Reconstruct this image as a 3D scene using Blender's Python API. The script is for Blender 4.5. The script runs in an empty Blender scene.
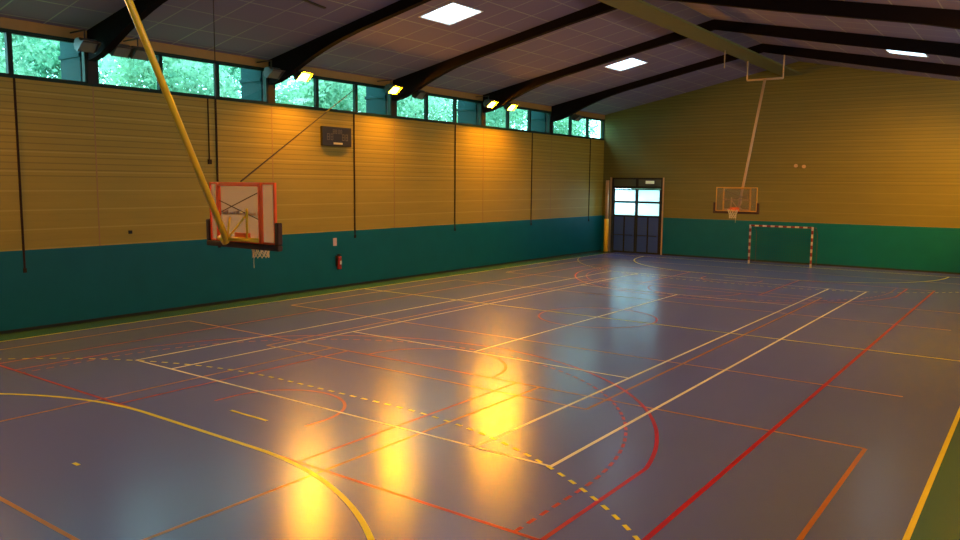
import bpy, bmesh, math, random
from mathutils import Vector, Matrix

random.seed(7)
S = bpy.context.scene
COL = S.collection
PI = math.pi

# ------------------------------------------------------------------ camera
yaw, pitch, roll, fpx = -0.63016, -0.11152, 0.00968, 781.03
cd = bpy.data.cameras.new('camera')
cam = bpy.data.objects.new('camera', cd); COL.objects.link(cam)
cd.sensor_fit = 'HORIZONTAL'; cd.sensor_width = 36.0
cd.lens = fpx / 960 * 36.0
cd.clip_start = 0.05; cd.clip_end = 500
fw = Vector((math.sin(yaw)*math.cos(pitch), math.cos(yaw)*math.cos(pitch), math.sin(pitch)))
r0 = Vector((math.cos(yaw), -math.sin(yaw), 0)); u0 = r0.cross(fw)
r1 = r0*math.cos(roll) + u0*math.sin(roll); u1 = -r0*math.sin(roll) + u0*math.cos(roll)
cam.matrix_world = Matrix(((r1.x, u1.x, -fw.x, 11.092), (r1.y, u1.y, -fw.y, -1.372), (r1.z, u1.z, -fw.z, 4.094), (0, 0, 0, 1)))
S.camera = cam

# ------------------------------------------------------------------ world and exposure
W = bpy.data.worlds.new('sky'); S.world = W; W.use_nodes = True
wn = W.node_tree
bg = wn.nodes['Background']
bg.inputs[0].default_value = (0.58, 0.84, 1.0, 1)
bg.inputs[1].default_value = 8.0
_tc = wn.nodes.new('ShaderNodeTexCoord'); _sp = wn.nodes.new('ShaderNodeSeparateXYZ'); _cr = wn.nodes.new('ShaderNodeValToRGB')
wn.links.new(_tc.outputs['Generated'], _sp.inputs[0]); wn.links.new(_sp.outputs['Z'], _cr.inputs[0]); wn.links.new(_cr.outputs[0], bg.inputs[0])
_cr.color_ramp.elements[0].position = 0.03; _cr.color_ramp.elements[0].color = (0.8, 1.25, 1.6, 1)      # bright hazy horizon
_cr.color_ramp.elements[1].position = 0.38; _cr.color_ramp.elements[1].color = (0.60, 0.84, 1.0, 1)
S.view_settings.view_transform = 'Standard'
S.view_settings.look = 'None'
S.view_settings.gamma = 1
S.view_settings.use_curve_mapping = False
S.view_settings.exposure = 0.0

LAMP_POWER = 1500.0       # radiance of one lit sodium lens
SODIUM = (1.0, 0.37, 0.002)

def portal(name, loc, rot, sx, sy):
    l = bpy.data.lights.new(name, 'AREA'); l.shape = 'RECTANGLE'; l.size = sx; l.size_y = sy
    l.cycles.is_portal = True
    o = bpy.data.objects.new(name, l); COL.objects.link(o); o.location = loc; o.rotation_euler = rot
    return o
portal('window_daylight', (-11.35, 19.2, 7.38), (0, -PI/2, 0), 1.2, 44.5)
portal('window_daylight', (12.55, 19.2, 7.1), (0, PI/2, 0), 1.1, 44.5)  # daylight portal of the added right window band
portal('door_daylight', (-8.87, 41.75, 3.1), (-PI/2, 0, 0), 3.0, 1.9)
# ------------------------------------------------------------------ dimensions (metres)
XL, XR, Y0, Y1 = -11.0, 12.2, -3.0, 41.5
ZR, SL = 10.45, 0.205
def zc(x): return ZR - SL*abs(x)
FR = [4.04 + 6.265*i for i in range(-1, 6)]       # frame lines: -2.2, 4.0, 10.3 ... 35.4
ZT = 2.18                                           # top of teal dado
WB, WT = 6.73, 7.88                                 # window band

# ------------------------------------------------------------------ materials
def new_mat(name):
    m = bpy.data.materials.new(name); m.use_nodes = True
    nt = m.node_tree
    return m, nt, nt.nodes['Principled BSDF']
def simple(name, col, rough=0.5, metal=0.0, noise=0.08, scale=6.0, emis=None, es=0.0, spec=0.5):
    m, nt, b = new_mat(name)
    b.inputs['Specular IOR Level'].default_value = spec
    b.inputs['Roughness'].default_value = rough
    b.inputs['Metallic'].default_value = metal
    geo = nt.nodes.new('ShaderNodeTexCoord')
    nz = nt.nodes.new('ShaderNodeTexNoise'); nz.inputs['Scale'].default_value = scale; nz.inputs['Detail'].default_value = 3
    nt.links.new(geo.outputs['Object'], nz.inputs['Vector'])
    mx = nt.nodes.new('ShaderNodeMix'); mx.data_type = 'RGBA'
    a = tuple(max(0, c*(1-noise)) for c in col); c2 = tuple(min(1, c*(1+noise)) for c in col)
    mx.inputs['A'].default_value = (*a, 1); mx.inputs['B'].default_value = (*c2, 1)
    nt.links.new(nz.outputs['Fac'], mx.inputs['Factor'])
    nt.links.new(mx.outputs['Result'], b.inputs['Base Color'])
    if emis:
        b.inputs['Emission Color'].default_value = (*emis, 1); b.inputs['Emission Strength'].default_value = es
    return m

def math_node(nt, op, a=None, b=None, va=None, vb=None):
    n = nt.nodes.new('ShaderNodeMath'); n.operation = op
    if a is not None: nt.links.new(a, n.inputs[0])
    elif va is not None: n.inputs[0].default_value = va
    if b is not None: nt.links.new(b, n.inputs[1])
    elif vb is not None: n.inputs[1].default_value = vb
    return n.outputs[0]

def cladding(name, col, joint, rough=0.6):
    """horizontal boards: fine grooves every 0.17 m, wider board joints every 0.52 m"""
    m, nt, b = new_mat(name)
    b.inputs['Roughness'].default_value = rough
    tc = nt.nodes.new('ShaderNodeTexCoord'); sp = nt.nodes.new('ShaderNodeSeparateXYZ')
    nt.links.new(tc.outputs['Object'], sp.inputs[0])
    z = sp.outputs['Z']
    def line(period, off, width):
        f = math_node(nt, 'FRACT', math_node(nt, 'DIVIDE', math_node(nt, 'SUBTRACT', z, vb=off), vb=period))
        return math_node(nt, 'LESS_THAN', f, vb=width/period)
    big = line(0.52, ZT, 0.035)
    fine = line(0.173, ZT + 0.06, 0.03)
    up = math_node(nt, 'GREATER_THAN', z, vb=4.1)
    fine = math_node(nt, 'MULTIPLY', fine, math_node(nt, 'ADD', math_node(nt, 'MULTIPLY', up, vb=0.75), vb=0.12))
    nz = nt.nodes.new('ShaderNodeTexNoise'); nz.inputs['Scale'].default_value = 1.0; nz.inputs['Detail'].default_value = 5
    mp = nt.nodes.new('ShaderNodeMapping'); mp.inputs['Scale'].default_value = (0.6, 0.6, 5.0)
    nt.links.new(tc.outputs['Object'], mp.inputs[0]); nt.links.new(mp.outputs[0], nz.inputs['Vector'])
    mx = nt.nodes.new('ShaderNodeMix'); mx.data_type = 'RGBA'
    mx.inputs['A'].default_value = (*[c*0.84 for c in col], 1); mx.inputs['B'].default_value = (*[min(1, c*1.1) for c in col], 1)
    nt.links.new(nz.outputs['Fac'], mx.inputs['Factor'])
    m2 = nt.nodes.new('ShaderNodeMix'); m2.data_type = 'RGBA'
    nt.links.new(mx.outputs['Result'], m2.inputs['A']); m2.inputs['B'].default_value = (*[c*0.5 for c in col], 1)
    nt.links.new(math_node(nt, 'MULTIPLY', fine, vb=0.7), m2.inputs['Factor'])
    m3 = nt.nodes.new('ShaderNodeMix'); m3.data_type = 'RGBA'
    nt.links.new(m2.outputs['Result'], m3.inputs['A']); m3.inputs['B'].default_value = (*joint, 1)
    nt.links.new(math_node(nt, 'MULTIPLY', big, vb=0.55), m3.inputs['Factor'])
    nt.links.new(m3.outputs['Result'], b.inputs['Base Color'])
    bp = nt.nodes.new('ShaderNodeBump'); bp.inputs['Strength'].default_value = 0.35; bp.inputs['Distance'].default_value = 0.02
    nt.links.new(math_node(nt, 'SUBTRACT', va=1.0, b=fine), bp.inputs['Height'])
    nt.links.new(bp.outputs[0], b.inputs['Normal'])
    return m

def floor_mat(name, col, rough=0.25):
    m, nt, b = new_mat(name)
    tc = nt.nodes.new('ShaderNodeTexCoord')
    nz = nt.nodes.new('ShaderNodeTexNoise'); nz.inputs['Scale'].default_value = 0.35; nz.inputs['Detail'].default_value = 6
    nt.links.new(tc.outputs['Object'], nz.inputs['Vector'])
    mx = nt.nodes.new('ShaderNodeMix'); mx.data_type = 'RGBA'
    mx.inputs['A'].default_value = (*[c*0.95 for c in col], 1); mx.inputs['B'].default_value = (*[c*1.05 for c in col], 1)
    nt.links.new(nz.outputs['Fac'], mx.inputs['Factor']); nt.links.new(mx.outputs['Result'], b.inputs['Base Color'])
    n2 = nt.nodes.new('ShaderNodeTexNoise'); n2.inputs['Scale'].default_value = 1.3; n2.inputs['Detail'].default_value = 5
    nt.links.new(tc.outputs['Object'], n2.inputs['Vector'])
    mr = nt.nodes.new('ShaderNodeMapRange'); mr.inputs['To Min'].default_value = rough-0.012; mr.inputs['To Max'].default_value = rough+0.012
    nt.links.new(n2.outputs['Fac'], mr.inputs['Value']); nt.links.new(mr.outputs[0], b.inputs['Roughness'])
    b.inputs['IOR'].default_value = 1.6
    return m

def ceiling_mat():
    m, nt, b = new_mat('ceiling_boards')
    b.inputs['Roughness'].default_value = 0.8
    tc = nt.nodes.new('ShaderNodeTexCoord'); sp = nt.nodes.new('ShaderNodeSeparateXYZ')
    nt.links.new(tc.outputs['Object'], sp.inputs[0])
    def line(o, period, off, width):
        f = math_node(nt, 'FRACT', math_node(nt, 'DIVIDE', math_node(nt, 'SUBTRACT', o, vb=off), vb=period))
        return math_node(nt, 'LESS_THAN', f, vb=width/period)
    lx = line(sp.outputs['X'], 1.2, -0.02, 0.04)
    ly = line(sp.outputs['Y'], 1.253, 4.02, 0.04)
    ln = math_node(nt, 'MAXIMUM', lx, ly)
    nz = nt.nodes.new('ShaderNodeTexNoise'); nz.inputs['Scale'].default_value = 0.4; nz.inputs['Detail'].default_value = 3
    nt.links.new(tc.outputs['Object'], nz.inputs['Vector'])
    fac = math_node(nt, 'MULTIPLY', ln, math_node(nt, 'MULTIPLY', nz.outputs['Fac'], vb=0.9))
    mx = nt.nodes.new('ShaderNodeMix'); mx.data_type = 'RGBA'
    mx.inputs['A'].default_value = (0.20, 0.17, 0.28, 1); mx.inputs['B'].default_value = (0.50, 0.62, 0.46, 1)
    nt.links.new(fac, mx.inputs['Factor']); nt.links.new(mx.outputs['Result'], b.inputs['Base Color'])
    return m

def glass_mat(name, tint, gloss=0.08, rough=0.03, milk=0.0):
    m = bpy.data.materials.new(name); m.use_nodes = True; nt = m.node_tree; nt.nodes.clear()
    out = nt.nodes.new('ShaderNodeOutputMaterial')
    tr = nt.nodes.new('ShaderNodeBsdfTransparent'); tr.inputs[0].default_value = (*tint, 1)
    gl = nt.nodes.new('ShaderNodeBsdfGlossy'); gl.inputs['Roughness'].default_value = rough
    nz = nt.nodes.new('ShaderNodeTexNoise'); nz.inputs['Scale'].default_value = 2.5
    mr = nt.nodes.new('ShaderNodeMapRange'); mr.inputs['To Min'].default_value = gloss*0.7; mr.inputs['To Max'].default_value = gloss*1.3
    nt.links.new(nz.outputs['Fac'], mr.inputs['Value'])
    mx = nt.nodes.new('ShaderNodeMixShader'); nt.links.new(mr.outputs[0], mx.inputs[0])
    nt.links.new(tr.outputs[0], mx.inputs[1]); nt.links.new(gl.outputs[0], mx.inputs[2])
    last = mx.outputs[0]
    if milk:
        tl = nt.nodes.new('ShaderNodeBsdfTranslucent'); tl.inputs[0].default_value = (0.9, 0.95, 0.95, 1)
        m2 = nt.nodes.new('ShaderNodeMixShader'); m2.inputs[0].default_value = milk
        nt.links.new(last, m2.inputs[1]); nt.links.new(tl.outputs[0], m2.inputs[2]); last = m2.outputs[0]
    nt.links.new(last, out.inputs[0])
    return m

def leaf_mat(name, c1, c2):
    m, nt, b = new_mat(name)
    b.inputs['Roughness'].default_value = 0.5
    tc = nt.nodes.new('ShaderNodeTexCoord')
    nz = nt.nodes.new('ShaderNodeTexNoise'); nz.inputs['Scale'].default_value = 0.7; nz.inputs['Detail'].default_value = 4
    nt.links.new(tc.outputs['Object'], nz.inputs['Vector'])
    cr = nt.nodes.new('ShaderNodeValToRGB'); cr.color_ramp.elements[0].position = 0.35; cr.color_ramp.elements[1].position = 0.65
    cr.color_ramp.elements[0].color = (*c1, 1); cr.color_ramp.elements[1].color = (*c2, 1)
    nt.links.new(nz.outputs['Fac'], cr.inputs[0]); nt.links.new(cr.outputs[0], b.inputs['Base Color'])
    tl = nt.nodes.new('ShaderNodeBsdfTranslucent'); nt.links.new(cr.outputs[0], tl.inputs[0])
    mx = nt.nodes.new('ShaderNodeMixShader'); mx.inputs[0].default_value = 0.45
    out = nt.nodes['Material Output']
    nt.links.new(b.outputs[0], mx.inputs[1]); nt.links.new(tl.outputs[0], mx.inputs[2]); nt.links.new(mx.outputs[0], out.inputs[0])
    return m

M = {}
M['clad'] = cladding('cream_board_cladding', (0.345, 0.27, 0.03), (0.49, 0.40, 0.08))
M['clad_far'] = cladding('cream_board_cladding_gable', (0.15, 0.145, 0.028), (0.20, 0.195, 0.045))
M['teal'] = simple('teal_painted_dado', (0.0, 0.125, 0.175), 0.5, spec=0.2, noise=0.12, scale=1.5)
M['fascia'] = simple('cream_fascia', (0.32, 0.20, 0.05), 0.6)
M['ceiling'] = ceiling_mat()
M['floor'] = floor_mat('blue_sports_vinyl', (0.115, 0.165, 0.60))
M['floor_green'] = floor_mat('green_sports_vinyl', (0.045, 0.16, 0.13))
M['plain'] = simple('plain_plaster', (0.5, 0.42, 0.25), 0.7)
M['beam'] = simple('dark_stained_glulam', (0.006, 0.003, 0.003), 0.95, noise=0.3, scale=3)
M['beam'].node_tree.nodes['Principled BSDF'].inputs['Specular IOR Level'].default_value = 0.1
M['frame'] = simple('dark_green_window_frame', (0.008, 0.03, 0.022), 0.6, spec=0.2)
M['glass'] = glass_mat('window_glass', (0.80, 1.0, 0.93))
M['added_glass'] = glass_mat('added_window_glass', (0.96, 1.0, 0.98))
M['ext'] = simple('blue_grey_outer_column', (0.008, 0.04, 0.045), 0.8, spec=0.15)
M['olive'] = simple('olive_ridge_board', (0.12, 0.13, 0.035), 0.7)
M['skyglass'] = glass_mat('skylight_sheet', (0.95, 0.97, 1.0), milk=0.35)
M['white_frame'] = simple('white_frame', (0.8, 0.8, 0.76), 0.5)
M['navy'] = simple('navy_painted_door', (0.03, 0.09, 0.40), 0.4)
M['darkgrey'] = simple('dark_grey', (0.02, 0.022, 0.022), 0.6, spec=0.2)
M['transom'] = simple('grey_green_transom', (0.06, 0.09, 0.07), 0.5)
M['doorglass'] = glass_mat('door_glass', (0.50, 0.66, 0.66), milk=0.4)
M['yellow'] = simple('yellow_painted_steel', (1.0, 0.62, 0.03), 0.3)
M['red'] = simple('red_painted_steel', (0.90, 0.10, 0.01), 0.4)
M['orange'] = simple('orange_painted_steel', (0.9, 0.16, 0.01), 0.4)
M['pad'] = simple('dark_brown_foam_padding', (0.035, 0.012, 0.010), 0.7)
M['acrylic_far'] = glass_mat('scuffed_acrylic', (0.97, 0.93, 0.85), gloss=0.06, rough=0.2, milk=0.05)
M['gold'] = simple('ochre_frame_paint', (0.62, 0.36, 0.05), 0.5)
M['acrylic'] = glass_mat('clear_acrylic', (1.0, 0.90, 0.80), gloss=0.12, rough=0.15, milk=0.30)
M['print'] = simple('dark_print', (0.30, 0.20, 0.13), 0.6)
M['net'] = simple('cream_net_cord', (0.75, 0.68, 0.42), 0.8)
M['cable'] = simple('dark_steel_cable', (0.03, 0.014, 0.008), 0.7, spec=0.2)
M['black'] = simple('black_plastic', (0.012, 0.012, 0.012), 0.45)
M['led'] = simple('unlit_display_segments', (0.14, 0.12, 0.07), 0.4)
M['cream'] = simple('cream_painted_steel', (0.50, 0.36, 0.20), 0.45)
M['white'] = simple('white_paint', (0.85, 0.83, 0.8), 0.45)
M['darkred'] = simple('dark_red_paint', (0.14, 0.008, 0.008), 0.5)
M['goalwhite'] = simple('dull_white_paint', (0.42, 0.42, 0.40), 0.6)  # white stripes toned down to a mid grey
M['exting'] = simple('red_extinguisher_paint', (0.30, 0.03, 0.03), 0.3)
M['grey'] = simple('grey_housing', (0.05, 0.05, 0.04), 0.5)
M['lens'] = simple('floodlight_glass_unlit', (0.12, 0.15, 0.13), 0.3)
M['lit'] = simple('floodlight_glass_lit', (0.9, 0.8, 0.5), 0.3, emis=SODIUM, es=LAMP_POWER)
M['bark'] = simple('tree_bark', (0.12, 0.10, 0.07), 0.9)
M['leaf1'] = leaf_mat('mid_green_leaves', (0.05, 0.19, 0.13), (0.30, 0.62, 0.44))
M['leaf2'] = leaf_mat('pale_green_leaves', (0.09, 0.27, 0.18), (0.52, 0.76, 0.58))
M['grass'] = simple('outdoor_grass', (0.10, 0.25, 0.08), 0.9)
def line_mat(name, c): return simple(name, c, 0.3, noise=0.12, scale=2)
M['l_yellow'] = line_mat('yellow_line_paint', (0.80, 0.80, 0.03))
M['l_white'] = line_mat('cream_white_line_paint', (0.88, 0.92, 0.75))
M['l_red'] = line_mat('red_line_paint', (0.42, 0.006, 0.03))
M['l_orange'] = line_mat('orange_line_paint', (0.42, 0.17, 0.03))

# ------------------------------------------------------------------ mesh helpers
def finish(name, bm, mats, parent=None, smooth=False, bevel=0.0, loc=None):
    me = bpy.data.meshes.new(name)
    bmesh.ops.recalc_face_normals(bm, faces=bm.faces[:])
    bm.to_mesh(me); bm.free()
    for m in (mats if isinstance(mats, (list, tuple)) else [mats]): me.materials.append(m)
    if smooth:
        for p in me.polygons: p.use_smooth = True
    o = bpy.data.objects.new(name, me); COL.objects.link(o)
    if parent: o.parent = parent
    if loc is not None: o.location = loc
    if bevel:
        b = o.modifiers.new('bevel', 'BEVEL'); b.width = bevel; b.segments = 2; b.limit_method = 'ANGLE'
    return o
def box(bm, x0, x1, y0, y1, z0, z1, mi=0):
    v = [bm.verts.new(p) for p in ((x0,y0,z0),(x1,y0,z0),(x1,y1,z0),(x0,y1,z0),(x0,y0,z1),(x1,y0,z1),(x1,y1,z1),(x0,y1,z1))]
    for f in ((0,3,2,1),(4,5,6,7),(0,1,5,4),(1,2,6,5),(2,3,7,6),(3,0,4,7)):
        bm.faces.new([v[i] for i in f]).material_index = mi
def tube(bm, pts, r, seg=10, mi=0, r2=None, cap=True):
    pts = [Vector(p) for p in pts]
    rings = []
    n = len(pts)
    prev = None
    for i, p in enumerate(pts):
        d = (pts[min(i+1, n-1)] - pts[max(i-1, 0)]).normalized()
        a = prev if prev is not None else (Vector((0,0,1)) if abs(d.z) < 0.9 else Vector((1,0,0)))
        s = d.cross(a); 
        if s.length < 1e-5: s = d.cross(Vector((1,0.3,0)))
        s.normalize(); t = s.cross(d).normalized(); prev = t
        rr = r if r2 is None else r + (r2-r)*i/(n-1)
        rings.append([bm.verts.new(p + (s*math.cos(2*PI*k/seg) + t*math.sin(2*PI*k/seg))*rr) for k in range(seg)])
    for a, b in zip(rings, rings[1:]):
        for k in range(seg):
            bm.faces.new([a[k], a[(k+1) % seg], b[(k+1) % seg], b[k]]).material_index = mi
    if cap:
        bm.faces.new(rings[0][::-1]).material_index = mi; bm.faces.new(rings[-1]).material_index = mi
def ring(bm, c, R, r, seg=28, s2=8):
    vs = []
    for i in range(seg):
        a = 2*PI*i/seg
        vs.append([bm.verts.new((c[0]+(R+r*math.cos(b))*math.cos(a), c[1]+(R+r*math.cos(b))*math.sin(a), c[2]+r*math.sin(b))) for b in [2*PI*k/s2 for k in range(s2)]])
    for i in range(seg):
        for k in range(s2):
            bm.faces.new([vs[i][k], vs[(i+1) % seg][k], vs[(i+1) % seg][(k+1) % s2], vs[i][(k+1) % s2]])
def prism(bm, poly, a0, a1, axis='y', mi=0):
    """poly in (x,z) extruded along y, or (y,z) along x, or (x,y) along z"""
    def P(p, a): return (p[0], a, p[1]) if axis == 'y' else ((a, p[0], p[1]) if axis == 'x' else (p[0], p[1], a))
    A = [bm.verts.new(P(p, a0)) for p in poly]; B = [bm.verts.new(P(p, a1)) for p in poly]
    n = len(poly)
    bm.faces.new(A).material_index = mi; bm.faces.new(B[::-1]).material_index = mi
    for i in range(n): bm.faces.new([A[i], A[(i+1) % n], B[(i+1) % n], B[i]]).material_index = mi
def struct(o): o['kind'] = 'structure'; return o
def empty(name, loc, rz=0):
    o = bpy.data.objects.new(name, None); COL.objects.link(o); o.location = loc; o.rotation_euler = (0, 0, rz); o.empty_display_size = 0.2
    return o
def tag(o, label, cat, group=None, kind=None):
    o['label'] = label; o['category'] = cat
    if group: o['group'] = group
    if kind: o['kind'] = kind
    return o

# ------------------------------------------------------------------ floor and court lines
bm = bmesh.new()
def quad(bm, x0, x1, y0, y1, z, mi):
    bm.faces.new([bm.verts.new(p) for p in ((x0,y0,z),(x1,y0,z),(x1,y1,z),(x0,y1,z))]).material_index = mi
box(bm, XL-0.4, XR+0.4, Y0-0.4, Y1+0.4, -0.25, -0.001, 1)
quad(bm, -10.02, 10.02, -0.02, Y1, 0.0, 0)
quad(bm, XL, -10.02, Y0, Y1, 0.0, 1); quad(bm, 10.02, XR, Y0, Y1, 0.0, 1); quad(bm, -10.02, 10.02, Y0, -0.02, 0.0, 1)
floor = struct(finish('floor', bm, [M['floor'], M['floor_green']]))

def strip(bm, pts, w, z, closed=False):
    n = len(pts); L = []; R = []
    for i in range(n):
        a = Vector(pts[max(i-1, 0)]); b = Vector(pts[min(i+1, n-1)])
        d = (b-a).normalized(); nn = Vector((-d.y, d.x))*w/2; p = Vector(pts[i])
        L.append(bm.verts.new((p.x+nn.x, p.y+nn.y, z))); R.append(bm.verts.new((p.x-nn.x, p.y-nn.y, z)))
    for i in range(n-1): bm.faces.new([L[i], L[i+1], R[i+1], R[i]])
def arc(cx, cy, R, a0, a1, n=48): return [(cx+R*math.cos(math.radians(a0+(a1-a0)*i/n)), cy+R*math.sin(math.radians(a0+(a1-a0)*i/n))) for i in range(n+1)]
def dashed(bm, pts, w, z, on, off, phase=0.0):
    P = [Vector(p) for p in pts]; s = [0]
    for a, b in zip(P, P[1:]): s.append(s[-1]+(b-a).length)
    def at(t):
        for i in range(len(s)-1):
            if s[i+1] >= t: return P[i].lerp(P[i+1], (t-s[i])/max(1e-9, s[i+1]-s[i]))
        return P[-1]
    t = phase
    while t < s[-1]:
        e = min(t+on, s[-1])
        strip(bm, [tuple(at(t)), tuple(at((t+e)/2)), tuple(at(e))], w, z); t += on+off
def mir(pts): return [(x, 40-y) for x, y in pts]
def marking(name, mat, lines, dashes, z, label=None):
    bm = bmesh.new()
    for pts, w in lines: strip(bm, pts, w, z)
    for pts, w, on, off in dashes: dashed(bm, pts, w, z, on, off)
    o = finish(name, bm, mat, floor)
    if label: o['label'] = label
    return o
lw = 0.06
# yellow handball court, 40 x 20 m
Ls = [([(-10, 0), (10, 0)], lw), ([(-10, 40), (10, 40)], lw), ([(-10, -0.02), (-10, 40.02)], lw), ([(10, -0.02), (10, 40.02)], 0.07), ([(-10, 20), (10, 20)], lw)]
Ds = []
six = arc(1.5, 0, 6, 0, 90, 40) + arc(-1.5, 0, 6, 90, 180, 40)
nine = [(x, y) for x, y in arc(1.5, 0, 9, 19.2, 90, 60) + arc(-1.5, 0, 9, 90, 160.8, 60)]
for f in (lambda p: p, mir):
    Ls.append((f(six), 0.08)); Ls.append((f([(-.5, 7), (.5, 7)]), lw)); Ls.append((f([(-.075, 4), (.075, 4)]), lw))
    Ds.append((f(nine), lw, 0.15, 0.15))
marking('handball_line', M['l_yellow'], Ls, Ds, 0.0045, 'yellow floor lines with goal arcs, dashed arcs and outer sidelines')
# white tennis court
Ls = []
for x in (-5.485, -4.115, 4.115, 5.485): Ls.append(([(x, 8.09), (x, 31.91)], 0.065))
for y in (8.115, 31.885): Ls.append(([(-5.485, y), (5.485, y)], 0.06))
for y in (13.6, 26.4): Ls.append(([(-4.115, y), (4.115, y)], lw))
Ls.append(([(0, 13.6), (0, 26.4)], lw))
marking('tennis_line', M['l_white'], Ls, [], 0.0039, 'cream white floor lines of the long rectangle')
# red basketball court, 28 x 15 m
Ls = [([(-7.5, 5.97), (-7.5, 34.03)], lw), ([(7.57, 5.97), (7.57, 34.03)], 0.075), ([(-7.5, 6), (7.57, 6)], lw), ([(-7.5, 34), (7.57, 34)], lw), (arc(0, 20, 1.8, 0, 360), lw)]
Ds = []
a1 = math.degrees(math.acos(6.62/6.75)); tp = [(6.62, 6.0), (6.62, 7.575+6.75*math.sin(math.radians(a1)))] + arc(0, 7.575, 6.75, a1, 180-a1, 60) + [(-6.62, 6.0)]
td = [(6.25, 6.0), (6.25, 7.575)] + arc(0, 7.575, 6.25, 0, 180, 60) + [(-6.25, 6.0)]
for f in (lambda p: p, mir):
    Ls.append((f(tp), 0.065)); Ds.append((f(td), 0.055, 0.17, 0.125))
    for x in (-2.45, 2.45): Ls.append((f([(x, 6), (x, 11.8)]), lw))
    Ls.append((f([(-2.45, 11.8), (2.45, 11.8)]), lw)); Ls.append((f(arc(0, 11.8, 1.8, 0, 180)), lw))
    Ls.append((f([(1.25, 7.2)] + arc(0, 7.575, 1.25, 0, 180, 30) + [(-1.25, 7.2)]), lw))
marking('basketball_line', M['l_red'], Ls, Ds, 0.0032, 'red floor lines with key, dashed arc and solid arc')
# orange volleyball courts: one lengthwise, three crosswise
Ls = [([(x, 11), (x, 29)], lw) for x in (-4.5, 4.5)] + [([(-4.5, y), (4.5, y)], lw) for y in (11, 29)]
for ya, yb in ((2.8, 11.8), (15.6, 24.5), (28.2, 37.2)):
    for x in ((-9, 9) if ya < 3 else (-9,)): Ls.append(([(x, ya), (x, yb)], 0.065))
    for y in (ya, yb): Ls.append(([(-9, y), (9, y)], lw))
    for x in ((-3, 3) if ya < 3 else ()): Ls.append(([(x, ya), (x, yb)], lw))
marking('volleyball_line', M['l_orange'], Ls, [], 0.0024, 'orange floor lines of the crosswise and lengthwise courts')

# ------------------------------------------------------------------ walls
bm = bmesh.new()
box(bm, XL-0.3, XL, Y0-0.3, Y1+0.3, ZT, WB, 0)
box(bm, XL-0.3, XL+0.015, Y0-0.3, Y1+0.3, -0.2, ZT, 1)
box(bm, XL-0.3, XL, Y0-0.3, Y1+0.3, WT, 8.6, 2)
for y in FR:                                         # light vertical board joints under each frame
    box(bm, XL, XL+0.006, y-0.02, y+0.02, ZT, WB, 3)
struct(finish('wall_left', bm, [M['clad'], M['teal'], M['fascia'], M['fascia']]))
# far wall with door opening
DX0, DX1, DZ = -10.38, -7.16, 4.46
bm = bmesh.new()
def gable(bm, x0, x1, z0, y0, y1, mi):
    poly = [(x0, z0), (x1, z0), (x1, zc(x1)+0.2)] + ([(0, ZR+0.2)] if x0 < 0 < x1 else []) + [(x0, zc(x0)+0.2)]
    prism(bm, poly, y0, y1, 'y', mi)
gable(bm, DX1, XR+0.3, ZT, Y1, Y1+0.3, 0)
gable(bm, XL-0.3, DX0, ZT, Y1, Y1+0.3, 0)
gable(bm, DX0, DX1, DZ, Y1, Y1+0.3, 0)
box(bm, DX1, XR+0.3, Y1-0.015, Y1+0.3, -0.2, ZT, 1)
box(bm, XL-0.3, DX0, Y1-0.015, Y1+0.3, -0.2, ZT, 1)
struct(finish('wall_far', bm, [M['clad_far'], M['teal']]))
RB, RT = 6.6, 7.6  # opening for the added right window band, out of view
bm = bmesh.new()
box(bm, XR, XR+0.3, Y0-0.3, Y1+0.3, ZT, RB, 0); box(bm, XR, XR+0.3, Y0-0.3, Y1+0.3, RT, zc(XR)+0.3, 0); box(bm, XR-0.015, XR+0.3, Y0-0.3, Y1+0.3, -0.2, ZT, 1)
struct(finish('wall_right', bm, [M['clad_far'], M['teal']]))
bm = bmesh.new()
gable(bm, XL-0.3, XR+0.3, ZT, Y0-0.3, Y0, 0); box(bm, XL-0.3, XR+0.3, Y0-0.3, Y0+0.015, -0.2, ZT, 1)
struct(finish('wall_near', bm, [M['plain'], M['teal']]))
# dark skirting under the teal dado
bm = bmesh.new(); box(bm, XL+0.015, XL+0.03, Y0+0.02, Y1-0.02, 0.0, 0.09); struct(finish('baseboard_left', bm, M['darkgrey']))
bm = bmesh.new(); box(bm, DX1+0.12, XR-0.02, Y1-0.03, Y1-0.015, 0.0, 0.09); struct(finish('baseboard_far', bm, M['darkgrey']))

# ------------------------------------------------------------------ roof (with real openings for the skylights)
SKY = [(-5.6, -4.2, 18.05, 19.65), (-5.6, -4.2, 30.75, 32.4), (5.45, 6.85, 32.2, 33.6)]
bm = bmesh.new()
def slab(x0, x1, y0, y1):
    a, b = zc(x0), zc(x1)
    vs = [bm.verts.new(p) for p in ((x0,y0,a),(x1,y0,b),(x1,y1,b),(x0,y1,a),(x0,y0,a+.22),(x1,y0,b+.22),(x1,y1,b+.22),(x0,y1,a+.22))]
    for f in ((0,3,2,1),(4,5,6,7),(0,1,5,4),(1,2,6,5),(2,3,7,6),(3,0,4,7)): bm.faces.new([vs[i] for i in f])
for xa, xb in ((XL-0.6, 0.0), (0.0, XR+0.6)):
    hs = sorted([h for h in SKY if xa < h[0] < xb], key=lambda h: h[2])
    y = Y0-0.3
    for h in hs:
        slab(xa, xb, y, h[2]); slab(xa, h[0], h[2], h[3]); slab(h[1], xb, h[2], h[3]); y = h[3]
    slab(xa, xb, y, Y1+0.3)
struct(finish('ceiling', bm, M['ceiling']))
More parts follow.
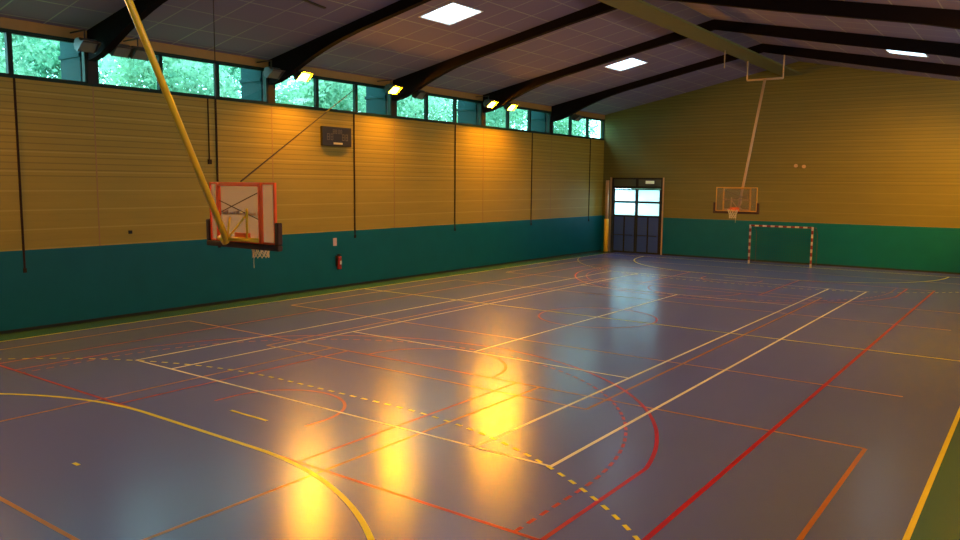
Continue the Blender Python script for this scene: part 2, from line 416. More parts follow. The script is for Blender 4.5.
for n, (x0, x1, y0, y1) in enumerate(SKY):
    cx, cy = (x0+x1)/2, (y0+y1)/2
    e = empty('skylight', (cx, cy, zc(cx)))
    def local(bmx, xa, xb, ya, yb, dz0, dz1):
        vs = [bmx.verts.new((x-cx, yy-cy, zc(x)-zc(cx)+d)) for d in (dz0, dz1) for x, yy in ((xa,ya),(xb,ya),(xb,yb),(xa,yb))]
        for f in ((0,3,2,1),(4,5,6,7),(0,1,5,4),(1,2,6,5),(2,3,7,6),(3,0,4,7)): bmx.faces.new([vs[i] for i in f])
    b1 = bmesh.new(); t = 0.045
    local(b1, x0, x0+t, y0, y1, -0.012, 0.2); local(b1, x1-t, x1, y0, y1, -0.012, 0.2)
    local(b1, x0+t, x1-t, y0, y0+t, -0.012, 0.2); local(b1, x0+t, x1-t, y1-t, y1, -0.012, 0.2)
    finish('skylight_frame', b1, M['white_frame'], e)
    b2 = bmesh.new(); local(b2, x0+t, x1-t, y0+t, y1-t, 0.03, 0.04)
    finish('translucent_sheet', b2, M['skyglass'], e)
    tag(e, ['bright white skylight in the left roof slope nearest the camera', 'smaller looking bright skylight in the left roof slope near the ridge and far end',
            'thin bright sliver of skylight in the right roof slope'][n], 'skylight', 'roof skylights')
    portal('skylight_daylight', (cx, cy, zc(cx)+0.3), (0, 0, 0), x1-x0, y1-y0)

# portal frames: one curved haunched timber beam per frame line
def beam_bottom(x, half):       # x as distance from ridge on a half span of length `half`
    u = half - x                # distance from the wall
    m_ = 0.31 if half < 11.5 else 0.42
    pts = [(0, 0.82), (0.5, 0.84), (1.0, 0.77), (1.6, 0.62), (2.3, 0.48), (3.2, m_+0.05), (4.3, m_), (8.0, m_), (half, 0.37)]
    for (a, da), (b, db) in zip(pts, pts[1:]):
        if u <= b: return da + (db-da)*(u-a)/(b-a)
    return 0.37
def make_beam(y):
    bm = bmesh.new(); xs = []
    top = []; bot = []
    n = 26
    for i in range(n+1):
        x = XL+0.02 + (0-XL-0.02)*i/n; top.append((x, zc(x)-0.002)); bot.append((x, zc(x)-beam_bottom(abs(x), -XL)))
    for i in range(1, n+1):
        x = (XR-0.02)*i/n; top.append((x, zc(x)-0.002)); bot.append((x, zc(x)-beam_bottom(x, XR)))
    A = [[bm.verts.new((p[0], yy, p[1])) for p in row] for yy in (-0.11, 0.11) for row in (top, bot)]
    T0, B0, T1, B1 = A
    for i in range(len(top)-1):
        bm.faces.new([T0[i], T0[i+1], B0[i+1], B0[i]]); bm.faces.new([T1[i+1], T1[i], B1[i], B1[i+1]])
        bm.faces.new([B0[i], B0[i+1], B1[i+1], B1[i]]); bm.faces.new([T0[i+1], T0[i], T1[i], T1[i+1]])
    bm.faces.new([T0[0], B0[0], B1[0], T1[0]]); bm.faces.new([T0[-1], T1[-1], B1[-1], B0[-1]])
    return finish('roof_beam', bm, M['beam'], loc=(0, y, 0))
bl = {1: 'dark roof beam passing behind the upper end of the leaning yellow mast', 2: 'second dark roof beam from the left, its foot just behind the nearest lit lamp',
      3: 'third dark roof beam from the left, beyond the nearest skylight', 4: 'fourth dark roof beam from the left, its foot beside the pair of lit lamps', 5: 'farthest dark roof beam, nearest the end wall'}
for i, y in enumerate(FR[1:], 0):
    o = make_beam(y)
    tag(o, bl.get(i, 'dark roof beam overhead, nearest the camera end of the hall'), 'roof beam', 'dark timber roof beams')

# flat olive board under the ridge
bm = bmesh.new(); box(bm, -0.78, 0.22, Y0+0.02, Y1-0.01, 9.74, 9.83)
for y in FR[1:]: box(bm, -0.76, -0.64, y-0.05, y+0.05, 9.83, 9.918)
tag(finish('ridge_board', bm, M['olive'], bevel=0.01), 'long olive boxed board running along under the roof ridge', 'ridge board')

# two dark slots in the ceiling
def slot(xa, ya, xb, yb, label):
    bm = bmesh.new()
    p0, p1 = Vector((xa, ya)), Vector((xb, yb)); d = (p1-p0).normalized(); nn = Vector((-d.y, d.x))*0.035
    vs = []
    for dz in (-0.03, 0.0):
        for q in (p0+nn, p0-nn, p1-nn, p1+nn): vs.append(bm.verts.new((q.x, q.y, zc(q.x)+dz)))
    for f in ((0,1,2,3),(7,6,5,4),(0,4,5,1),(1,5,6,2),(2,6,7,3),(3,7,4,0)): bm.faces.new([vs[i] for i in f])
    tag(finish('ceiling_vent', bm, M['black']), label, 'vent', 'narrow ceiling vents')
slot(-6.16, 13.19, -6.47, 14.91, 'narrow dark slot vent in the ceiling left of the nearest skylight')
slot(-1.87, 19.6, -1.9, 21.1, 'narrow dark slot vent in the ceiling beside the ridge board')

# ------------------------------------------------------------------ clerestory windows
WX0, WX1 = XL-0.16, XL-0.02
def window(n, y0, y1):
    bm = bmesh.new(); t = 0.06
    box(bm, WX0, WX1, y0, y1, WB, WB+t); box(bm, WX0, WX1, y0, y1, WT-t, WT)
    box(bm, WX0, WX1, y0, y0+t, WB+t, WT-t); box(bm, WX0, WX1, y1-t, y1, WB+t, WT-t)
    o = struct(finish('window_%d' % n, bm, M['frame']))
    b = bmesh.new(); box(b, XL-0.10, XL-0.09, y0+t, y1-t, WB+t, WT-t)
    finish('window_pane', b, M['glass'], o)
n = 1
edges = [Y0-0.1] + FR[1:] + [Y1]
bm = bmesh.new()
for y in FR[1:]:
    box(bm, XL-0.3, XL+0.0, y-0.13, y+0.13, WB-0.001, WT+0.001)
struct(finish('trim_1', bm, M['darkgrey']))
for a, b in zip(edges, edges[1:]):
    a2 = a + (0.13 if a > Y0 else 0); b2 = b - (0.13 if b < Y1 else 0)
    k = max(1, round((b2-a2)/2.03))
    for i in range(k):
        window(n, a2+(b2-a2)*i/k+0.004, a2+(b2-a2)*(i+1)/k-0.004); n += 1
# unseen window band added in the right wall for more daylight
bm = bmesh.new()
for y in FR[1:]: box(bm, XR, XR+0.3, y-0.13, y+0.13, RB, RT)
struct(finish('trim_4', bm, M['darkgrey']))
for a, b in zip(edges, edges[1:]):
    a2 = a + (0.13 if a > Y0 else 0); b2 = b - (0.13 if b < Y1 else 0); k = max(1, round((b2-a2)/2.03))
    for i in range(k):
        y0, y1 = a2+(b2-a2)*i/k+0.004, a2+(b2-a2)*(i+1)/k-0.004
        bm = bmesh.new(); t = 0.06; q0, q1 = XR+0.02, XR+0.16
        box(bm, q0, q1, y0, y1, RB, RB+t); box(bm, q0, q1, y0, y1, RT-t, RT); box(bm, q0, q1, y0, y0+t, RB+t, RT-t); box(bm, q0, q1, y1-t, y1, RB+t, RT-t)
        o = struct(finish('window_%d' % n, bm, M['frame'])); n += 1
        bm = bmesh.new(); box(bm, XR+0.09, XR+0.10, y0+t, y1-t, RB+t, RT-t); finish('window_pane', bm, M['added_glass'], o)
# dark sill strip under the window band
bm = bmesh.new(); box(bm, XL-0.001, XL+0.03, Y0+0.02, Y1-0.02, WB-0.05, WB+0.012); box(bm, XL-0.001, XL+0.03, Y0+0.02, Y1-0.02, WT-0.02, WT+0.035)
struct(finish('trim_2', bm, M['frame']))
# outside columns carried past the glass
for i, y in enumerate(FR[1:]):
    bm = bmesh.new(); box(bm, XL-1.45, XL-0.32, -0.16, 0.16, 0, 8.15)
    box(bm, XL-1.5, XL-0.32, -0.20, 0.20, 7.5, 7.62)
    o = finish('outer_column', bm, M['ext'], loc=(0, y, 0), bevel=0.02)
    tag(o, 'blue grey outside column seen through the high windows at the %s roof beam' % ['nearest unseen', 'leftmost visible', 'second visible', 'third visible', 'fourth visible', 'farthest'][i], 'column', 'outside columns along the window wall')

# ------------------------------------------------------------------ far door
d = empty('door_1', ((DX0+DX1)/2, Y1, 0)); struct(d)
hw = (DX1-DX0)/2
bm = bmesh.new(); t = 0.09
box(bm, -hw, -hw+t, -0.03, 0.2, 0, DZ); box(bm, hw-t, hw, -0.03, 0.2, 0, DZ); box(bm, -hw+t, hw-t, -0.03, 0.2, DZ-t, DZ)
box(bm, -hw+t, hw-t, -0.03, 0.2, 3.82, 3.96); box(bm, -0.06, 0.06, -0.03, 0.2, 3.96, DZ-t)
box(bm, -hw+t, hw-t, -0.02, 0.2, 0.0, 0.018)
finish('door_frame', bm, M['darkgrey'], d)
for s in (-1, 1):
    a, b = (-hw+t+0.01, -0.006) if s < 0 else (0.006, hw-t-0.01)
    bm = bmesh.new()
    box(bm, a, b, 0.0, 0.06, 0.02, 2.2)
    box(bm, a, a+0.09, 0.0, 0.06, 2.2, 3.81); box(bm, b-0.09, b, 0.0, 0.06, 2.2, 3.81)
    box(bm, a+.09, b-.09, 0.0, 0.06, 3.74, 3.81); box(bm, a+.09, b-.09, 0.0, 0.06, 2.97, 3.09); box(bm, a+.09, b-.09, 0.0, 0.06, 2.2, 2.26)
    lf = finish('door_leaf', bm, M['darkgrey'], d, bevel=0.006)
    m_ = (a+b)/2
    for q0, q1 in ((a+0.1, m_-0.05), (m_+0.05, b-0.1)):
        b3 = bmesh.new(); box(b3, q0, q1, -0.018, 0.0, 0.10, 2.14)
        finish('door_panel', b3, M['navy'], lf, bevel=0.008)
    for z0, z1 in ((2.26, 2.97), (3.09, 3.74)):
        b4 = bmesh.new(); box(b4, a+.09, b-.09, 0.025, 0.035, z0, z1); finish('door_pane', b4, M['doorglass'], lf)
    b5 = bmesh.new(); tube(b5, [(a+0.15, -0.09, 1.07), (b-0.15, -0.09, 1.07)], 0.022)
    for q in (a+0.18, b-0.18): tube(b5, [(q, -0.09, 1.07), (q, 0.0, 1.07)], 0.018)
    finish('push_bar', b5, M['black'], lf, smooth=True)
    b6 = bmesh.new(); box(b6, a-(0.02 if s < 0 else -0.02), b+(0.02 if s > 0 else -0.02), 0.05, 0.07, 3.955, DZ-t); finish('transom_panel', b6, M['transom'], d)
# light architraves either side of the door
bm = bmesh.new(); box(bm, DX0-0.13, DX0-0.01, Y1-0.05, Y1-0.016, 0, DZ+0.02); box(bm, DX1+0.01, DX1+0.09, Y1-0.05, Y1-0.016, 0, DZ+0.02)
struct(finish('trim_3', bm, M['cream']))
e = empty('exit_sign', (-7.92, Y1-0.06, 4.2))
bm = bmesh.new(); box(bm, -0.3, 0.3, -0.04, 0.02, -0.12, 0.12); finish('sign_body', bm, M['grey'], e, bevel=0.01)
bm = bmesh.new(); box(bm, -0.27, 0.27, -0.046, -0.038, -0.09, 0.09); finish('sign_face', bm, simple('pale_green_sign_face', (0.7, 0.85, 0.7), 0.4, emis=(0.7, 1, 0.75), es=0.12), e)
tag(e, 'small pale exit sign above the right leaf of the far door', 'sign')
# yellow padded post standing in the far left corner
e = empty('padded_post', (-10.5, 41.1, 0))
bm = bmesh.new(); tube(bm, [(0, 0, 0.02), (0, 0, 2.0)], 0.14, 16); finish('post_padding', bm, M['yellow'], e, smooth=True)
bm = bmesh.new(); tube(bm, [(0, 0, 2.0), (0, 0, 4.3)], 0.11, 14); finish('upper_tube', bm, M['cream'], e, smooth=True)
bm = bmesh.new(); box(bm, -0.16, 0.16, -0.16, 0.16, 0, 0.03); finish('post_foot', bm, M['darkgrey'], e, bevel=0.008)
tag(e, 'yellow padded post standing in the corner left of the far door', 'post')
# ------------------------------------------------------------------ basketball backboards hung from the roof
def backboard(board_mat, loc, rz, frame_mat, mast_mat, label, px, bz, py=2.9, pzv=8.87):
    """local frame: the board faces +y with its face at y=0, the mast comes down from behind (-y)"""
    e = empty('basketball_hoop', loc, rz); tag(e, label, 'basketball hoop')
    W2, zb, zt = 0.9, 0.02, 1.07
    b = bmesh.new(); box(b, -W2+0.03, W2-0.03, -0.012, 0.012, zb+0.03, zt-0.03); g = finish('clear_board', b, board_mat, e)
    b = bmesh.new()
    box(b, -0.62, 0.62, -0.0175, -0.0135, 0.512, 0.52)
    for i in range(13):
        x = -0.62 + i*0.095
        box(b, x, x+0.055+0.02*(i % 2), -0.018, -0.013, 0.50, 0.535 + 0.02*((i*7) % 3))
    finish('lettering', b, M['print'], g)
    b = bmesh.new(); t = 0.035
    box(b, -W2, -W2+t, -0.03, 0.02, zb, zt); box(b, W2-t, W2, -0.03, 0.02, zb, zt)
    box(b, -W2+t, W2-t, -0.03, 0.02, zt-t, zt); box(b, -W2+t, W2-t, -0.03, 0.02, zb, zb+t)
    finish('board_frame', b, frame_mat, e, bevel=0.006)
    b = bmesh.new()
    for x in (-0.58, 0.58): box(b, x-0.028, x+0.028, -0.10, -0.032, zb+0.02, zt-0.01)
    box(b, -0.545, 0.545, -0.10, -0.04, zt-0.07, zt-0.03)
    finish('back_upright', b, frame_mat, e, bevel=0.006)
    b = bmesh.new()
    box(b, -W2-0.10, W2+0.10, -0.05, 0.05, zb-0.10, zb+0.0)
    for s in (-1, 1): box(b, min(s*(W2+0.0), s*(W2+0.10)), max(s*(W2+0.0), s*(W2+0.10)), -0.05, 0.05, zb, zb+0.38)
    finish('edge_padding', b, M['pad'], e, bevel=0.02)
    b = bmesh.new()
    for x0, z0, x1, z1 in ((-0.55, 0.74, 0.52, 0.44), (-0.5, 0.55, 0.52, 0.9)):
        tube(b, [(x0, -0.06, z0), (x1, -0.06, z1)], 0.008, 6)
    finish('brace_wire', b, M['cable'], e)
    # hoop and net
    b = bmesh.new(); ring(b, (0, 0.375, 0.12), 0.225, 0.011)
    hp = finish('hoop_ring', b, M['orange'], e, smooth=True)
    b = bmesh.new(); box(b, -0.09, 0.09, 0.02, 0.15, 0.09, 0.135); box(b, -0.16, 0.16, 0.014, 0.03, 0.02, 0.16); box(b, -0.1, 0.28, -0.10, -0.05, 0.06, 0.20)
    finish('hoop_bracket', b, M['orange'], e, bevel=0.006)
    b = bmesh.new(); N = 12
    prof = [(0.225, 0.11), (0.185, 0.0), (0.155, -0.1), (0.14, -0.19), (0.145, -0.27)]
    for k in range(len(prof)-1):
        (ra, za), (rb, z2) = prof[k], prof[k+1]
        for j in range(N):
            a = 2*PI*(j+0.5*(k % 2))/N
            for s in (-0.5, 0.5):
                c = a+2*PI*s/N
                tube(b, [(ra*math.cos(a), 0.375+ra*math.sin(a), za), (rb*math.cos(c), 0.375+rb*math.sin(c), z2)], 0.007, 5)
    tube(b, [(-0.1, 0.30, -0.26), (-0.105, 0.30, -0.36), (-0.1, 0.30, -0.46)], 0.006, 5)
    finish('net', b, M['net'], e)
    # mast, struts and the yoke that hangs from the roof beam
    zf = 0.10; yb = -0.33
    b = bmesh.new(); tube(b, [(0, yb, zf-0.03), (px, -py, pzv-bz)], 0.055, 16); finish('mast', b, mast_mat, e, smooth=True)
    b = bmesh.new(); tube(b, [(-0.07, yb+0.03, zf-0.06), (-0.05, yb-0.06, zf+0.05)], 0.07, 12); finish('mast_foot', b, mast_mat, e, smooth=True)
    b = bmesh.new()
    tube(b, [(0.0, yb, zf), (0.25, -0.1, 0.52)], 0.018, 8); tube(b, [(0.0, yb, zf), (-0.22, -0.1, 0.45)], 0.018, 8)
    tube(b, [(0.05, yb, zf), (0.56, -0.1, 0.08)], 0.03, 8); tube(b, [(-0.05, yb, zf), (-0.56, -0.1, 0.08)], 0.03, 8)
    tube(b, [(0.25, -0.1, 0.06), (0.25, -0.1, 0.62)], 0.022, 8); tube(b, [(-0.56, -0.09, 0.1), (0.56, -0.09, 0.1)], 0.025, 8)
    finish('strut', b, mast_mat, e, smooth=True)
    b = bmesh.new(); P = pzv-bz
    tube(b, [(px-0.8, -py, P), (px+0.8, -py, P)], 0.045, 10)
    finish('yoke', b, mast_mat, e, smooth=True)
    return e, P
# near one (board at y 7.2, faces the far end), far one (faces the camera)
zb = 2.99
e1, P1 = backboard(M['acrylic'], (-0.3, 7.2, zb), 0, M['red'], M['yellow'], 'large hanging basketball hoop on a leaning yellow mast, seen from behind at left', 0.42, zb, py=3.16)
for x in (-0.38, 1.22):
    b = bmesh.new(); tube(b, [(x, -3.16, P1), (x, -3.16, (9.735 if x < 0 else zc(x-0.3)-0.38)-zb)], 0.035, 8)
    finish('yoke_hanger', b, M['yellow'], e1)
zb2 = 2.93
e2, P2 = backboard(M['acrylic_far'], (-0.05, 32.8, zb2), PI, M['gold'], M['cream'], 'small distant hanging basketball hoop facing the camera at the far end', -0.2, zb2, py=2.6)
for x, z in ((-1.0, zc(0.95)-0.37), (0.6, 9.735)):
    b = bmesh.new(); tube(b, [(x, -2.6, P2), (x, -2.6, z-zb2)], 0.035, 8); finish('yoke_hanger', b, M['cream'], e2)
# hoist cables
def cable(pts, r, name, label, cat='cable', mat='cable'):
    b = bmesh.new(); tube(b, pts, r, 6); return tag(finish(name, b, M[mat]), label, cat)
cable([(-0.92, 7.17, zb+1.075), (-0.92, 7.17, zc(0.92)-0.01)], 0.008, 'hoist_cable', 'thin vertical cable from the near backboard corner up to the ceiling')
cable([(-0.32, 7.2, zb+1.085), (-10.96, 20.6, 7.66)], 0.014, 'pull_rope', 'thin brown rope slanting from the top of the near backboard up to the left windows')
# thin hanging rod from the ridge near the far hoop
cable([(-0.55, 32.0, 9.738), (-0.55, 32.0, 9.0)], 0.02, 'hanging_rod', 'short pale rod hanging under the roof ridge near the far hoop', 'rod', 'cream')

# ------------------------------------------------------------------ far handball goal
def goal(x, y):
    e = empty('handball_goal', (x, y, 0)); tag(e, 'dark red and white striped handball goal against the teal end wall', 'goal')
    t = 0.04; n = 11; seg = 2.04/n
    for s in (-1, 1):
        b = bmesh.new()
        for i in range(n): box(b, s*1.54-t, s*1.54+t, -t, t, i*seg, (i+1)*seg, i % 2)
        finish('goal_post', b, [M['goalwhite'], M['darkred']], e)
    b = bmesh.new(); m = 15; w = 3.0/m
    for i in range(m): box(b, -1.5+i*w, -1.5+(i+1)*w, -t, t, 2.0-t+0.0, 2.0+t, (i+1) % 2)
    finish('crossbar', b, [M['goalwhite'], M['darkred']], e)
    b = bmesh.new()
    for s in (-1, 1):
        tube(b, [(s*1.54, 0.04, 2.0), (s*1.54, 0.8, 1.95), (s*1.54, 1.1, 1.6), (s*1.54, 1.15, 0.03), (s*1.54, 0.04, 0.03)], 0.018, 8)
    tube(b, [(-1.54, 1.15, 0.03), (1.54, 1.15, 0.03)], 0.018, 8); tube(b, [(-1.54, 0.8, 1.95), (1.54, 0.8, 1.95)], 0.018, 8)
    finish('rear_frame', b, M['grey'], e)
    b = bmesh.new()
    side = [(0.8, 1.95), (1.1, 1.6), (1.15, 0.03)]
    for k in range(31):
        xx = -1.54+3.08*k/30; tube(b, [(xx, q[0], q[1]) for q in side], 0.003, 4)
    for k in range(16):
        z = 0.06+1.84*k/15; yy = 1.15 - 0.05*z/1.6 if z < 1.6 else 1.1-0.3*(z-1.6)/0.35
        tube(b, [(-1.54, yy, z), (1.54, yy, z)], 0.003, 4)
        for s in (-1, 1): tube(b, [(s*1.54, 0.05, z), (s*1.54, yy, z)], 0.003, 4)
    finish('goal_net', b, simple('dark_green_net', (0.02, 0.06, 0.05), 0.8), e)
goal(-0.05, 40.0)

# ------------------------------------------------------------------ things on the walls
e = empty('scoreboard', (XL, 19.53, 5.76))
b = bmesh.new(); box(b, 0.0, 0.13, -0.74, 0.74, -0.36, 0.36); finish('scoreboard_housing', b, M['black'], e, bevel=0.015)
def digit(b, y, z, w, h, segs):
    t = 0.022
    R = {'a': (y, y+w, z+h-t, z+h), 'd': (y, y+w, z, z+t), 'g': (y, y+w, z+h/2-t/2, z+h/2+t/2), 'f': (y, y+t, z+h/2, z+h), 'e': (y, y+t, z, z+h/2), 'b': (y+w-t, y+w, z+h/2, z+h), 'c': (y+w-t, y+w, z, z+h/2)}
    for s in segs: y0, y1, z0, z1 = R[s]; box(b, 0.131, 0.136, y0, y1, z0, z1)
for y in (-0.52, -0.34, 0.24, 0.42):
    b = bmesh.new(); digit(b, y, -0.14, 0.12, 0.24, 'abcdefg'); finish('score_digit', b, M['led'], e)
for y in (-0.2, -0.08, 0.06, 0.18):
    b = bmesh.new(); digit(b, y-0.03, 0.1, 0.09, 0.16, 'abcdefg'); finish('clock_digit', b, M['led'], e)
b = bmesh.new(); box(b, 0.131, 0.138, -0.2, 0.26, -0.29, -0.22); finish('name_strip', b, simple('pale_strip', (0.6, 0.55, 0.3), 0.5), e)
tag(e, 'black rectangular scoreboard mounted high on the left wall', 'scoreboard')

e = empty('fire_extinguisher', (XL+0.12, 19.57, 0.74))
b = bmesh.new(); tube(b, [(0, 0, 0.0), (0, 0, 0.02), (0, 0, 0.42), (0, 0, 0.48)], 0.085, 16); finish('cylinder', b, M['exting'], e, smooth=True)
b = bmesh.new(); tube(b, [(0, 0, 0.48), (0, 0, 0.56)], 0.03, 10); box(b, -0.02, 0.02, -0.08, 0.09, 0.55, 0.58); finish('valve_handle', b, M['black'], e)
b = bmesh.new(); tube(b, [(0, -0.05, 0.54), (0.03, -0.13, 0.45), (0.03, -0.12, 0.15)], 0.012, 8); finish('hose', b, M['black'], e, smooth=True)
b = bmesh.new(); box(b, -0.105, -0.08, -0.1, 0.1, 0.1, 0.5); finish('wall_bracket', b, M['darkgrey'], e)
b = bmesh.new(); box(b, 0.083, 0.089, -0.05, 0.05, 0.18, 0.32); finish('body_label', b, M['white_frame'], e)
tag(e, 'red fire extinguisher hanging on the teal dado of the left wall', 'fire extinguisher')
b = bmesh.new(); box(b, 0, 0.012, -0.09, 0.09, -0.15, 0.15); o = finish('safety_sign', b, simple('pale_pink_sign', (0.62, 0.45, 0.45), 0.5), loc=(XL+0.016, 19.45, 1.78))
tag(o, 'small pale sign on the teal dado above the fire extinguisher', 'sign')

names = ['leftmost, at the picture edge', 'behind the near backboard', 'right of the scoreboard', 'right of the middle of the wall', 'below the farthest lit lamps', 'nearest the far left corner']
for i, y in enumerate([8.22, 14.3, 20.52, 26.9, 33.4, 39.74]):
    b = bmesh.new(); zl = 1.7 if i == 0 else 2.0
    box(b, XL, XL+0.03, -0.025, 0.025, zl, WB-0.05); box(b, XL+0.001, XL+0.05, -0.04, 0.04, zl-0.12, zl)
    tag(finish('wall_conduit', b, M['cable'], loc=(0, y, 0)), 'thin dark vertical conduit on the left wall, ' + names[i], 'conduit', 'vertical conduits on the left wall')
b = bmesh.new(); box(b, XL, XL+0.025, -0.018, 0.018, 4.75, 6.7); box(b, XL, XL+0.06, -0.06, 0.06, 4.6, 4.75)
tag(finish('switch_conduit', b, M['cable'], loc=(0, 14.02, 0)), 'short dark conduit ending in a switch box above the near backboard', 'conduit')
# small fixtures on the far wall
for x, z, l in ((0.15, 5.12, 'small pale detector on the end wall, the left of two'), (0.55, 5.08, 'small pale detector on the end wall, the right of two')):
    b = bmesh.new(); tube(b, [(0, 0, 0), (0, -0.05, 0), (0, -0.08, 0)], 0.09, 14); tube(b, [(0, -0.08, 0), (0, -0.1, 0)], 0.05, 10)
    tag(finish('detector', b, M['cream'], loc=(x, Y1, z)), l, 'detector', 'small detectors on the end wall')
b = bmesh.new(); box(b, 0, 0.05, -0.05, 0.05, -0.05, 0.05); box(b, 0.05, 0.06, -0.02, 0.02, -0.03, 0.03)
tag(finish('wall_socket', b, M['darkgrey'], loc=(XL+0.0, 11.23, 2.53), bevel=0.01), 'small dark socket box on the left wall just above the dado', 'socket')

# ------------------------------------------------------------------ floodlights on the frames
def floodlight(loc, aim_rz, lit, label, side=1):
    e = empty('floodlight', loc, aim_rz)
    b = bmesh.new()
    prof = [(-0.10, 0.02), (-0.02, 0.16), (0.18, 0.17), (0.30, 0.06), (0.06, -0.18), (-0.06, -0.12)]
    prism(b, prof, -0.24, 0.24, 'y'); finish('housing', b, M['grey'], e, bevel=0.012)
    # lens on the lower front face, from (0.30,-0.08) to (0.02,-0.17)
    b = bmesh.new(); box(b, 0.29, 0.45, -0.25, 0.25, 0.06, 0.072)
    for yy in (-0.25, 0.238): prism(b, [(0.29, 0.07), (0.45, 0.07), (0.10, -0.20), (0.06, -0.18)], yy, yy+0.012, 'y')
    finish('visor', b, M['grey'], e)
    d_ = Vector((0.24, 0, 0.24)).normalized(); nn = Vector((0.24, 0, -0.24)).normalized()
    p0 = Vector((0.06, 0, -0.18)) + d_*0.03 + nn*0.004; p1 = Vector((0.30, 0, 0.06)) - d_*0.02 + nn*0.004
    b = bmesh.new(); vs = []
    for off in (0, 0.012):
        for p, y in ((p0, -0.20), (p1, -0.20), (p1, 0.20), (p0, 0.20)): q = p + nn*off; vs.append(b.verts.new((q.x, y, q.z)))
    for f in ((0,3,2,1),(4,5,6,7),(0,1,5,4),(1,2,6,5),(2,3,7,6),(3,0,4,7)): b.faces.new([vs[i] for i in f])
    finish('lens', b, M['lit'] if lit else M['lens'], e)
    b = bmesh.new(); az = 8.05 - loc[2]
    if side < 0:
        tube(b, [(0.03, 0, 0.14), (0.03, 0, zc(loc[0]+0.1)-loc[2]-0.01)], 0.02, 8)
    else:
        tube(b, [(0.03, 0, 0.14), (0.03, 0, az)], 0.02, 8); box(b, -(loc[0]-XL), 0.06, -0.02, 0.02, az, az+0.03)
    finish('bracket', b, M['black'], e)
    tag(e, label, 'floodlight', 'floodlights under the roof beams')
    return e
LX = -10.3
lit_l = [(17.25, 'lit orange floodlight at the second beam foot, the nearest lit one'), (21.85, 'lit orange floodlight just left of the third beam foot'),
         (28.45, 'lit orange floodlight at the fourth beam foot, the left of the lit pair'), (30.1, 'lit orange floodlight at the fourth beam foot, the right of the lit pair')]
for y, l in lit_l: floodlight((LX, y, 7.72), 0, True, l)
unlit = [(9.75, 'unlit grey floodlight just left of the first beam foot'), (10.70, 'unlit grey floodlight right of the first beam foot, nearer the beam'), (11.27, 'unlit grey floodlight right of the first beam foot, nearer the yellow mast'),
         (16.0, 'unlit floodlight just left of the second beam foot'), (23.45, 'unlit floodlight just right of the third beam foot'), (36.6, 'unlit pale floodlight right of the farthest beam foot')]
for y, l in unlit: floodlight((LX, y, 7.66), 0, False, l)
for y, l in ((9.6, 'nearer the camera'), (22.0, 'farther along the hall')):  # unseen lamps added on the right for warm light across the hall
    floodlight((XR-1.0, y, 7.5), PI, True, 'added lit floodlight hanging by the right wall, outside the picture, ' + l, -1)
floodlight((LX, 4.9, 7.66), 0, True, 'added lit floodlight at the beam foot nearest the camera, outside the picture on the left')  # unseen lamp added to warm the near left wall
_f = floodlight((XR-1.0, 33.6, 7.3), math.atan2(7.9, -7.0), True, 'lit floodlight hanging near the far right corner, outside the picture, lighting the end wall', -1)
_s = bpy.data.lights.new('floodlight_beam', 'SPOT'); _s.energy = 5000; _s.color = SODIUM; _s.spot_size = math.radians(62); _s.spot_blend = 1.0; _s.shadow_soft_size = 0.12
_so = bpy.data.objects.new('floodlight_beam', _s); COL.objects.link(_so); _so.location = (XR-1.0-0.24, 33.6+0.27, 7.12)
_so.rotation_euler = (Vector((4.6, 41.5, 3.4)) - Vector(_so.location)).to_track_quat('-Z', 'Y').to_euler()

# ------------------------------------------------------------------ outside: ground and trees
bm = bmesh.new()
def gq(x0, x1, y0, y1): quad(bm, x0, x1, y0, y1, -0.15, 0)
gq(-70, XL-0.4, -20, 110); gq(XL-0.4, 60, Y1+0.4, 110)
g = finish('ground', bm, M['grass']); struct(g)
def foliage_mesh(seed, R, H, n, leaf):
    rnd = random.Random(seed); verts = []; faces = []
    blobs = [(rnd.uniform(-R, R)*0.6, rnd.uniform(-R, R)*0.6, rnd.uniform(-H, H)*0.6, rnd.uniform(0.4, 0.65)*R) for _ in range(12)]
    for i in range(n):
        bx, by, bz, br = rnd.choice(blobs)
        v = Vector((rnd.gauss(0, 1), rnd.gauss(0, 1), rnd.gauss(0, 1))).normalized()*br*(rnd.random()**0.35)
        p = Vector((bx, by, bz))+v
        a = Vector((rnd.gauss(0, 1), rnd.gauss(0, 1), rnd.gauss(0, 1))).normalized()
        b = a.cross(Vector((rnd.gauss(0, 1), rnd.gauss(0, 1), rnd.gauss(0, 1)))).normalized()
        s = leaf*rnd.uniform(0.6, 1.3); k = len(verts)
        verts += [p-a*s, p+b*s*0.5, p+a*s, p-b*s*0.5]; faces.append((k, k+1, k+2, k+3))
    me = bpy.data.meshes.new('foliage'); me.from_pydata(verts, [], faces); return me
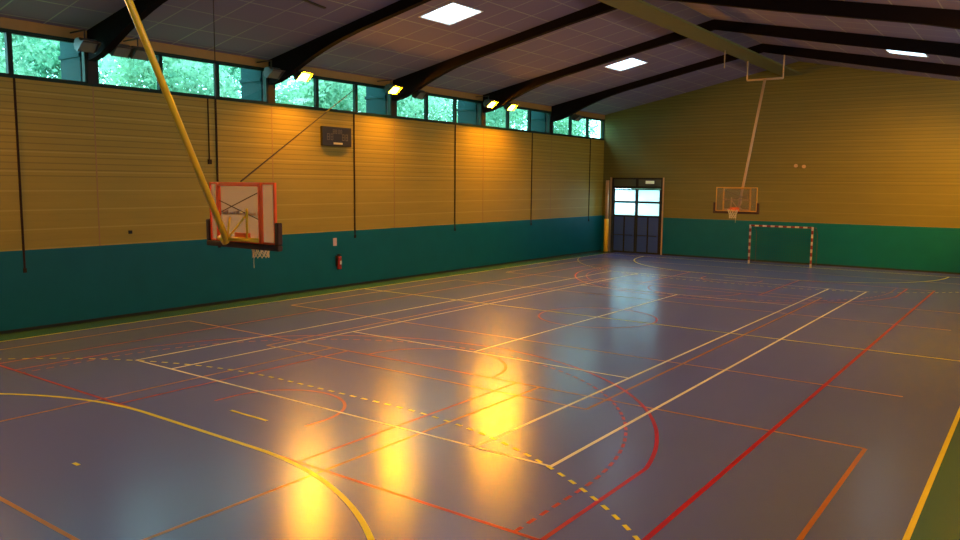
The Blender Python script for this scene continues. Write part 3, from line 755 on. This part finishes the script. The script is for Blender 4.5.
fm = [foliage_mesh(s, 2.7, 3.6, 9000, 0.11) for s in (1, 2, 3)]
def tree(x, y, k, h, sc, mat, label):
    e = empty('tree', (x, y, -0.15))
    b = bmesh.new(); tube(b, [(0, 0, 0), (0.1, 0.05, h*0.4), (-0.05, 0.1, h*0.75), (0, 0, h)], 0.22, 10, r2=0.07)
    for a in range(5):
        t = a*1.3; tube(b, [(0, 0, h*0.45+a*0.3), (math.cos(t)*1.2, math.sin(t)*1.2, h*0.6+a*0.4), (math.cos(t)*2, math.sin(t)*2, h*0.75+a*0.4)], 0.07, 6, r2=0.02)
    finish('trunk', b, M['bark'], e)
    me = fm[k].copy(); me.materials.append(mat)
    o = bpy.data.objects.new('foliage', me); COL.objects.link(o); o.parent = e; o.location = (0, 0, h); o.scale = (sc, sc, sc); o.rotation_euler = (0, 0, y)
    tag(e, label, 'tree', 'trees outside the high windows')
spots = [(-17.6, 10), (-24.6, 16.5), (-17.6, 17.2), (-24.6, 24.5), (-17.6, 24.4), (-24.6, 32.5), (-17.6, 31.8), (-24.6, 40.5), (-17.6, 39.5), (-24.6, 49), (-17.6, 48)]
wl = ['leafy tree outside the leftmost high window', 'leafy tree outside, behind the upper end of the yellow mast', 'leafy tree outside the high windows left of the nearest lit lamp',
      'leafy tree outside the high windows above the scoreboard', 'leafy tree outside between the second and third lit lamps', 'leafy tree outside the high windows in the middle of the wall',
      'leafy tree outside left of the farthest lit lamps', 'leafy tree outside right of the farthest lit lamps', 'leafy tree outside the windows nearest the far corner',
      'leafy tree beyond the far left corner of the hall', 'farthest leafy tree beyond the far left corner']
for i, (x, y) in enumerate(spots): tree(x, y, i % 3, 8.0+1.3*(i % 2), 1.0+0.08*(i % 3), M['leaf1'] if i % 2 else M['leaf2'], wl[i])
for i, (x, y) in enumerate([(-27, 66), (-19, 72), (-24, 78)]):
    tree(x, y, i, 3.4, 0.9, M['leaf2'], 'pale low tree seen through the glazing of the far door, ' + ['the left one', 'the right one', 'the one farthest away'][i])
